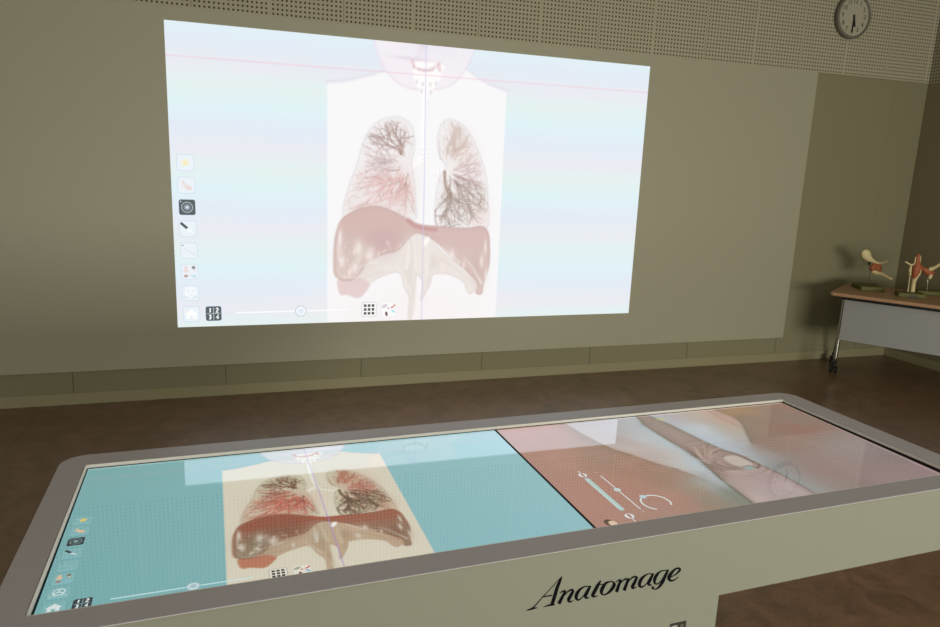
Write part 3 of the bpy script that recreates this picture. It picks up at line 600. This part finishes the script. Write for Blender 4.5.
for nm,ua,cv,lab in (('display_screen',0,paint_scan(620,350,False),'left screen half with the teal lung scan'),('display_screen',1.05,paint_scope(620,350),'right screen half with pink tissue')):
    sc=picture_mesh(nm,cv,lambda U,V,ua=ua:np.stack([ua+.0035+U*1.043,V*0+(1-V)*.5906,sz(V)],-1),gm,T); sc['label']=lab
    fn=lambda u,v,l,ua=ua:(ua+.0035+u*1.043,(1-v)*.5906,sz(v)+.00022*l)
    if ua==0: controls(fn,True,sc)
    else:
        W_=(228,236,234); G_=(190,214,214); D_=(150,120,112)
        F=Flat(fn,True); F.rr((.0937,.7412),.0135,.147,.010,D_,1); F.rr((.0937,.7412),.0115,.1445,.009,(188,216,212),2); F.line([(.0885,.62),(.0885,.865)],.003,(214,232,228),3); F.done('zoom_bar',sc)
        for nm2,v,s_ in (('zoom_out_knob',.5672,1),('zoom_in_knob',.9300,-1)):
            F=Flat(fn,True); F.disc((.094,v),.021,.021,(150,120,112),1); F.disc((.094,v),.019,.019,W_,2); F.disc((.094,v),.006,.017,(176,120,106),3); F.line([(.094,v-s_*.021),(.094,v-s_*.042)],.004,W_,2); F.done(nm2,sc)
        F=Flat(fn,True); F.line([(.1353,.5915),(.1352,.8938)],.005,W_,1); F.disc((.1345,.7265),.017,.017,D_,2); F.disc((.1345,.7265),.015,.015,(206,226,226),3); F.disc((.134,.558),.005,.005,(205,180,170),1); F.disc((.1353,.9098),.005,.005,(205,180,170),1); F.done('fine_slider',sc)
        c=(.1870,.862); F=Flat(fn,True); F.ring(c,.059,.010,D_,1,118,398,40); F.ring(c,.059,.0075,W_,2,120,396,40); F.disc((.1730,.8081),.017,.017,D_,3); F.disc((.1730,.8081),.0145,.0145,(200,220,228),4); F.done('rotation_dial',sc)
        F=Flat(fn,True); F.disc((.0370,.955),.020,.026,(92,70,62),1); F.disc((.0430,.962),.016,.018,(232,206,176),2); F.line([(.052,.945),(.060,.945)],.003,D_,1); F.line([(.052,.965),(.060,.965)],.003,D_,1); F.done('patient_thumbnail',sc)
bm=bx(bmesh.new(),(1.0478,0,-.001),(1.0522,.591,.0008))
for v_ in bm.verts: v_.co.z+=sz(1-v_.co.y/.5906)
obj('screen_divider',bm,M['gap'],T)
# body under the frame
bm=bmesh.new(); k=.003
loft(bm,[L3(OX0+k+.0006,OX1-k-.0006,OY0+k+.0006,OY1-k-.0006,.0494,.664),L3(OX0+k,OX1-k,OY0+k,OY1-k,.050,.6646),L3(OX0+k,OX1-k,OY0+k,OY1-k,.050,.8381)],cap=(True,False))
obj('apron',bm,M['body'],T)
bm=bmesh.new(); bx(bm,(.770,OY0+.0038,.03),(1.334,.60,.6645),.0012,2); obj('pedestal',bm,M['body'],T)
box('plinth',(.79,-.03,0),(1.314,.57,.032),M['dgrey'],T,.003)
# square black label at the top of the pedestal, with plain pale patches
bm=bmesh.new(); yy=OY0+.0038
bx(bm,(1.210,yy-.0008,.578),(1.252,yy+.001,.6170),0)
bx(bm,(1.214,yy-.0011,.583),(1.229,yy,.6115),0,mi=1); bx(bm,(1.237,yy-.0011,.585),(1.246,yy,.6110),0,mi=2)
obj('label_plate',bm,[M['blk'],principled('label_pale',(150,148,140),.5),principled('label_dim',(84,76,72),.5)],T)
# lettering on the apron
LA=dict(A=[[(445,180,6),(250,390,10),(150,500,12),(100,528,14)],[(446,176,4),(430,215,26),(395,300,36),(365,400,38),(338,482,36)],[(240,395,12),(345,378,14)],[(72,538,6),(115,524,20),(150,513,20),(188,509,6)],[(252,499,6),(300,485,16),(340,476,22),(374,474,8)]],
 n=[[(418,354,6),(455,335,16),(488,328,14)],[(480,332,22),(447,400,32),(412,467,36)],[(440,415,10),(500,345,14),(545,320,22),(568,330,22)],[(566,328,26),(540,375,34),(514,425,36),(532,446,20),(566,430,6)]],
 a=[[(730,288,14),(690,285,12),(640,312,24),(605,355,36),(594,400,36),(612,427,20),(650,405,12),(700,345,10)],[(746,278,18),(716,330,34),(690,385,36),(706,406,20),(732,397,6)]],
 t=[[(852,222,12),(820,275,34),(785,340,38),(766,380,34),(786,391,18),(822,380,6)],[(800,272,8),(836,265,12),(874,262,10)]])
LB=dict(o=[[(122,233,12),(70,250,26),(35,300,38),(22,345,34),(45,373,14),(90,355,22),(137,305,36),(157,262,34),(142,237,16),(120,233,12)]],
 m=[[(170,240,6),(205,220,16),(232,214,12)],[(226,214,24),(205,270,32),(180,344,36)],[(200,280,8),(250,222,14),(285,203,22)],[(306,198,26),(285,260,32),(260,328,36)],[(280,270,8),(330,205,14),(365,183,20),(395,185,18)],[(398,183,26),(368,245,34),(346,290,34),(361,303,18),(394,285,6)]],
 a=[[(552,155,14),(510,153,12),(460,185,26),(430,225,36),(420,270,34),(440,291,20),(480,270,12),(530,210,10)],[(566,148,20),(540,200,32),(515,250,36),(530,271,20),(550,262,6)]],
 g=[[(704,117,12),(650,123,14),(605,160,30),(580,210,36),(580,250,22),(610,257,14),(650,220,10),(690,150,10)],[(722,108,20),(692,170,32),(660,240,34),(625,290,24),(590,313,14),(550,306,14)],[(547,296,26),(572,294,26)]],
 e=[[(742,190,10),(800,158,14),(842,115,24),(836,95,20),(795,103,20),(750,150,34),(728,195,38),(745,223,24),(790,215,14),(828,183,8)]])
def glyph_strokes():
    # tracing frame: plane position of three marks -> affine-projective map of the tracing grid to the apron face
    for d,ox in ((LA,0),(LB,80)):
        for k in d:
            for s_ in d[k]: yield [((p[0]/10.444+ox),p[1]/10.444,p[2]/10.444) for p in s_]
HM=np.array([[0.001641998, -0.0001693202, 0.8376634], [-0.0008452593, -0.002450325, 0.8355468], [-0.0005848124, -0.0003552266, 1.0]])
def h2(x,y):
    v=HM@np.array((x,y,1.)); return v[0]/v[2],v[1]/v[2]
bm=bmesh.new(); LY=OY0+.003
for si,s_ in enumerate(glyph_strokes()):
    P=cr(np.array(s_),4,False) if len(s_)>2 else np.array(s_); n=len(P); Lr=[]
    for i in range(n):
        d=P[min(i+1,n-1),:2]-P[max(i-1,0),:2]; d/=np.hypot(*d); m=np.array((-d[1],d[0]))*P[i,2]/2
        a=h2(*(P[i,:2]+m)); c=h2(*(P[i,:2]-m)); off=-.0003-.00001*(si%7)
        Lr.append((bm.verts.new((a[0],LY+off,a[1])),bm.verts.new((c[0],LY+off,c[1]))))
    for A_,B_ in zip(Lr,Lr[1:]): bm.faces.new((A_[0],B_[0],B_[1],A_[1]))
o=obj('lettering',bm,M['ink'],T); o['label']='black italic serif maker name on the front'

# ------------------------------------------------------------------ folding table in the corner
ft=empty('folding_table',(4.82,3.13,0),math.atan2(-.834,.552)); tag(ft,'wood topped folding table on castors with grey front panel in the corner','table')
LT,WT,HT=1.2,.68,.71     # local x along the front edge, local y towards the wall
wood=principled('light_wood_laminate',(170,132,104),.4,noise=.12,nscale=5); 
bm=bmesh.new(); loft(bm,[[(x,y,HT-.026) for x,y in rrect(.004,LT-.004,.004,WT-.004,.026,5)],[(x,y,HT-.022) for x,y in rrect(0,LT,0,WT,.03,5)],[(x,y,HT-.003) for x,y in rrect(0,LT,0,WT,.03,5)],[(x,y,HT) for x,y in rrect(.003,LT-.003,.003,WT-.003,.027,5)]])
obj('table_top',bm,wood,ft)
box('modesty_panel',(.097,.082,.325),(LT-.05,.098,.652),M['modesty'],ft,.003)
bm=bmesh.new(); bx(bm,(.07,.12,HT-.066),(LT-.07,.18,HT-.026),.003); bx(bm,(.07,.44,HT-.066),(LT-.07,.50,HT-.026),.003); obj('top_beam',bm,M['blk'],ft)
for x in (.058,LT-.1):
    lg=obj('leg',sweep(bmesh.new(),[(x+.002,.30,.66,.015),(x+.002,.298,.35,.015),(x,.297,.08,.015)],12,sub=6),M['chrome'],ft)
    l2=obj('leg',sweep(bmesh.new(),[(x-.01,.36,.66,.014),(x-.03,.52,.40,.014),(x-.07,.655,.09,.014)],12,sub=6),M['blk'],ft); l2['label']='dark rear leg curving back'  # rear leg coloured and bent to stand in for a cast shadow
    for X,y,par in ((x,.297,lg),(x-.072,.66,l2)):
        bm=bmesh.new()
        for dx in (-.019,.019):
            bmesh.ops.create_cone(bm,cap_ends=True,segments=24,radius1=.031,radius2=.031,depth=.014,matrix=Matrix.Translation((X+dx,y-.02,.031))@Matrix.Rotation(math.pi/2,4,'Y'))
            bmesh.ops.create_cone(bm,cap_ends=True,segments=16,radius1=.013,radius2=.013,depth=.019,matrix=Matrix.Translation((X+dx,y-.02,.031))@Matrix.Rotation(math.pi/2,4,'Y'))
        bx(bm,(X-.011,y-.030,.026),(X+.011,y+.012,.074),.006); bx(bm,(X-.017,y-.017,.066),(X+.017,y+.017,.088),.005)
        obj('caster',bm,M['blk'],par)

# ------------------------------------------------------------------ joint models on the folding table
def base_block(parent,c,rz,lx,ly):
    bm=bmesh.new(); bx(bm,(-lx/2,-ly/2,0),(lx/2,ly/2,.034),.004); bmesh.ops.rotate(bm,verts=bm.verts,matrix=Matrix.Rotation(rz,3,'Z'))
    bmesh.ops.translate(bm,verts=bm.verts,vec=c)
    return obj('base',bm,M['green'],parent)
RZ=math.atan2(-.834,.552)
def LP(x,y,o): return (4.82+.552*x+.834*y-o[0],3.13-.834*x+.552*y-o[1],0)
def rel(pts,o): return [(p[0]-o[0],p[1]-o[1],p[2]-o[2],*p[3:]) for p in pts]
# shoulder-like joint, blade up and to the left
o0=(5.27,3.16,HT); A=empty('joint_model',(5.288,3.154,HT)); tag(A,'bone joint model with broad ivory blade and red ligaments, left on the folding table','anatomical model')
base_block(A,tuple(q+d for q,d in zip(LP(.148,.412,o0),(.036,-.012,0))),RZ+math.radians(30),.18,.21)
obj('post',sweep(bmesh.new(),rel([(5.345,3.268,.728,.0025),(5.335,3.272,.83,.0025),(5.325,3.276,.915,.0025)],o0),8),M['dgrey'],A)
bm=bmesh.new()
sweep(bm,rel([(5.272,3.292,1.028,.012,.006),(5.277,3.292,1.010,.034,.010),(5.290,3.289,.983,.037,.012),(5.312,3.282,.958,.028,.014),(5.345,3.272,.938,.017,.015),(5.378,3.260,.921,.014,.013),(5.415,3.247,.922,.009,.009),(5.448,3.235,.933,.007,.007),(5.463,3.230,.946,.009,.008)],o0),14,up0=(.3,.9,.1))
obj('upper_bone',bm,M['bone'],A)
bm=bmesh.new(); blob(bm,rel([(5.372,3.261,.885)],o0)[0],(.040,.022,.036),3,amp=.15); blob(bm,rel([(5.352,3.265,.875)],o0)[0],(.026,.02,.030),9,amp=.2); blob(bm,rel([(5.405,3.250,.880)],o0)[0],(.028,.02,.040),5,amp=.2)
obj('ligament',bm,M['red'],A)
bm=bmesh.new(); sweep(bm,rel([(5.345,3.268,.868,.010),(5.362,3.264,.850,.020),(5.395,3.254,.840,.019),(5.430,3.241,.832,.013),(5.470,3.227,.813,.010),(5.505,3.215,.796,.010),(5.515,3.212,.790,.012)],o0),12); obj('lower_bone',bm,M['bone'],A)
bm=bmesh.new(); blob(bm,rel([(5.322,3.278,.915)],o0)[0],(.012,.012,.014),1); obj('clamp',bm,M['blk'],A)
# knee-like joint standing upright
o1=(5.33,2.86,HT); B=empty('joint_model',o1); tag(B,'upright bone joint model with long ivory shaft and red muscle, second from the table end','anatomical model')
bs=base_block(B,LP(.51,.30,o1),RZ+math.radians(20),.185,.13)
bm=bmesh.new(); bx(bm,(-.022,-.0665,.006),(.038,-.063,.022)); bmesh.ops.rotate(bm,verts=bm.verts,matrix=Matrix.Rotation(RZ+math.radians(20),3,'Z')); bmesh.ops.translate(bm,verts=bm.verts,vec=LP(.51,.30,o1)); obj('base_slot',bm,M['blk'],bs)
bm=bmesh.new(); sweep(bm,rel([(5.402,2.895,.728,.020),(5.402,2.895,.76,.017),(5.402,2.896,.81,.015),(5.403,2.896,.845,.020),(5.408,2.893,.875,.026),(5.418,2.890,.91,.024),(5.430,2.885,.938,.016)],o1),14); obj('long_bone',bm,M['bone'],B)
bm=bmesh.new(); sweep(bm,rel([(5.385,2.890,.848,.006),(5.385,2.885,.875,.020),(5.388,2.882,.92,.031),(5.392,2.884,.955,.027),(5.393,2.886,.985,.017),(5.391,2.888,1.03,.013),(5.391,2.889,1.043,.008)],o1),14); blob(bm,rel([(5.43,2.88,.935)],o1)[0],(.022,.02,.02),4,amp=.2); obj('muscle',bm,M['red'],B)
bm=bmesh.new(); sweep(bm,rel([(5.376,2.895,1.02,.004),(5.374,2.894,.97,.006),(5.352,2.902,.957,.007),(5.330,2.917,.968,.007),(5.312,2.925,.980,.005)],o1),10)
sweep(bm,rel([(5.407,2.880,1.03,.004),(5.411,2.880,.98,.005),(5.408,2.880,.95,.005)],o1),8)
sweep(bm,rel([(5.352,2.900,.955,.006),(5.349,2.902,.91,.011),(5.358,2.900,.87,.008)],o1),10); obj('tendon',bm,M['bone'],B)
obj('rod',sweep(bmesh.new(),rel([(5.366,2.905,.728,.008),(5.366,2.905,.78,.0045),(5.362,2.907,.87,.004)],o1),8),M['bone'],B)
# third joint behind on a thin post
o2=(5.60,2.93,HT); Cm=empty('joint_model',o2); tag(Cm,'small bone joint model on a thin post behind the upright one','anatomical model')
base_block(Cm,LP(.60,.55,o2),RZ+math.radians(20),.16,.10)
obj('post',sweep(bmesh.new(),rel([(5.612,2.938,.728,.003),(5.607,2.94,.78,.003),(5.603,2.941,.86,.003)],o2),8),M['chrome'],Cm)
bm=bmesh.new(); sweep(bm,rel([(5.545,2.958,.925,.010),(5.565,2.952,.908,.022),(5.590,2.947,.893,.028),(5.615,2.94,.885,.028),(5.638,2.932,.893,.016)],o2),12); blob(bm,rel([(5.612,2.936,.868)],o2)[0],(.024,.02,.02),6,amp=.2); obj('muscle',bm,M['red'],Cm)
bm=bmesh.new(); sweep(bm,rel([(5.585,2.935,.908,.012),(5.605,2.930,.918,.018),(5.635,2.922,.932,.013),(5.665,2.915,.952,.011),(5.69,2.907,.968,.016)],o2),12); obj('upper_bone',bm,M['bone'],Cm)
bm=bmesh.new(); sweep(bm,rel([(5.607,2.925,.885,.007),(5.604,2.924,.862,.014),(5.598,2.926,.846,.014),(5.594,2.93,.838,.006)],o2),10); obj('lower_bone',bm,M['bone'],Cm)

# ------------------------------------------------------------------ wall clock
ck=(5.127,YW-.0065,2.872); K=empty('wall_clock',ck); tag(K,'round grey rimmed wall clock on the perforated upper wall','clock')
def ringloop(r,y,n=64): return [(r*math.cos(a),y,r*math.sin(a)) for a in np.linspace(0,2*math.pi,n,endpoint=False)]
bm=bmesh.new(); loft(bm,[ringloop(.160,0),ringloop(.171,-.006),ringloop(.171,-.036),ringloop(.166,-.046),ringloop(.159,-.047),ringloop(.151,-.041),ringloop(.151,-.030)],cap=(True,False)); obj('rim',bm,M['clockrim'],K,smooth=True)
bm=bmesh.new(); loft(bm,[ringloop(.152,-.028),ringloop(.152,-.032)]); fc=obj('clock_face',bm,M['face'],K)
def textmesh(s,size,loc,parent,name,m):
    cu=bpy.data.curves.new(name,'FONT'); cu.body=s; cu.size=size; cu.align_x='CENTER'; cu.align_y='CENTER'; cu.extrude=.0003; cu.resolution_u=3
    o=bpy.data.objects.new(name,cu); COL.objects.link(o); bpy.context.view_layer.update()
    me=bpy.data.meshes.new_from_object(o.evaluated_get(bpy.context.evaluated_depsgraph_get())); bpy.data.objects.remove(o)
    me.transform(Matrix.Translation(loc)@Matrix.Rotation(math.pi/2,4,'X')); me.materials.clear()
    return link(name,me,m,parent)
for h in range(1,13):
    a=math.radians(90-30*h); t_=str(h)
    for k_,ch in enumerate(t_): textmesh(ch,.050,(.114*math.cos(a)+(k_-(len(t_)-1)/2)*.024,-.0325,.114*math.sin(a)),fc,'numeral',M['hand'])
def handm(name,L,w,ang,y,tail,disc=None):
    bm=bmesh.new(); bx(bm,(-w/2,y-.0008,-tail),(w/2,y+.0008,L))
    if disc: bmesh.ops.create_cone(bm,cap_ends=True,segments=20,radius1=disc,radius2=disc,depth=.0016,matrix=Matrix.Translation((0,y,L-.01))@Matrix.Rotation(math.pi/2,4,'X'))
    bmesh.ops.rotate(bm,verts=bm.verts,matrix=Matrix.Rotation(-math.radians(-ang),3,'Y')); return obj(name,bm,M['hand'],K)
handm('hour_hand',.082,.017,165,-.0355,.012); handm('minute_hand',.118,.010,181,-.038,.012,.008)
bm=bmesh.new(); bmesh.ops.create_cone(bm,cap_ends=True,segments=16,radius1=.008,radius2=.007,depth=.008,matrix=Matrix.Translation((0,-.037,0))@Matrix.Rotation(math.pi/2,4,'X')); obj('hub',bm,M['hand'],K)

# ------------------------------------------------------------------ light and camera
for i,(a,b_,z0,z1) in enumerate(ADDED_WIN):
    L=bpy.data.lights.new('window_daylight','AREA'); L.shape='RECTANGLE'; L.size=b_-a-.1; L.size_y=z1-z0-.1; L.energy=(66,250)[i]; L.color=(.99,.97,.79)  # unseen area light added in each opening to brighten the back wall
    lo=bpy.data.objects.new('window_daylight',L); COL.objects.link(lo); lo.location=((a+b_)/2,YF-.16,(z0+z1)/2); lo.rotation_euler=(math.radians(90),0,0)
for x,y,e_ in ((-.6,-1.2,11),(3.2,-1.2,20)):
    L=bpy.data.lights.new('ceiling_lamp','AREA'); L.shape='RECTANGLE'; L.size=1.2; L.size_y=.6; L.energy=e_; L.color=(1,.95,.84)  # soft unseen fill from above, added to lift floor and table frame
    lo=bpy.data.objects.new('ceiling_lamp',L); COL.objects.link(lo); lo.location=(x,y,ZC-.02)
w=bpy.data.worlds.new('World'); S.world=w; w.use_nodes=True; w.node_tree.nodes['Background'].inputs[0].default_value=(.8,.85,.9,1); w.node_tree.nodes['Background'].inputs[1].default_value=.3
cam=bpy.data.cameras.new('camera'); co=bpy.data.objects.new('camera',cam); COL.objects.link(co); S.camera=co
cam.sensor_width=36; cam.lens=706.78/940*36; cam.clip_start=.02
r=Vector((0.94733425,-0.31773608,0.0400199)); u=Vector((0.02811649,0.20700391,0.97793601)); f=Vector((0.31900983,0.92530706,-0.20503552))
mw=Matrix((r,u,-f)).transposed().to_4x4(); mw.translation=(0.3251,-1.1814,1.5776); co.matrix_world=mw
S.view_settings.view_transform='Standard'; S.view_settings.look='None'; S.view_settings.gamma=1; S.view_settings.exposure=0; S.view_settings.use_curve_mapping=False
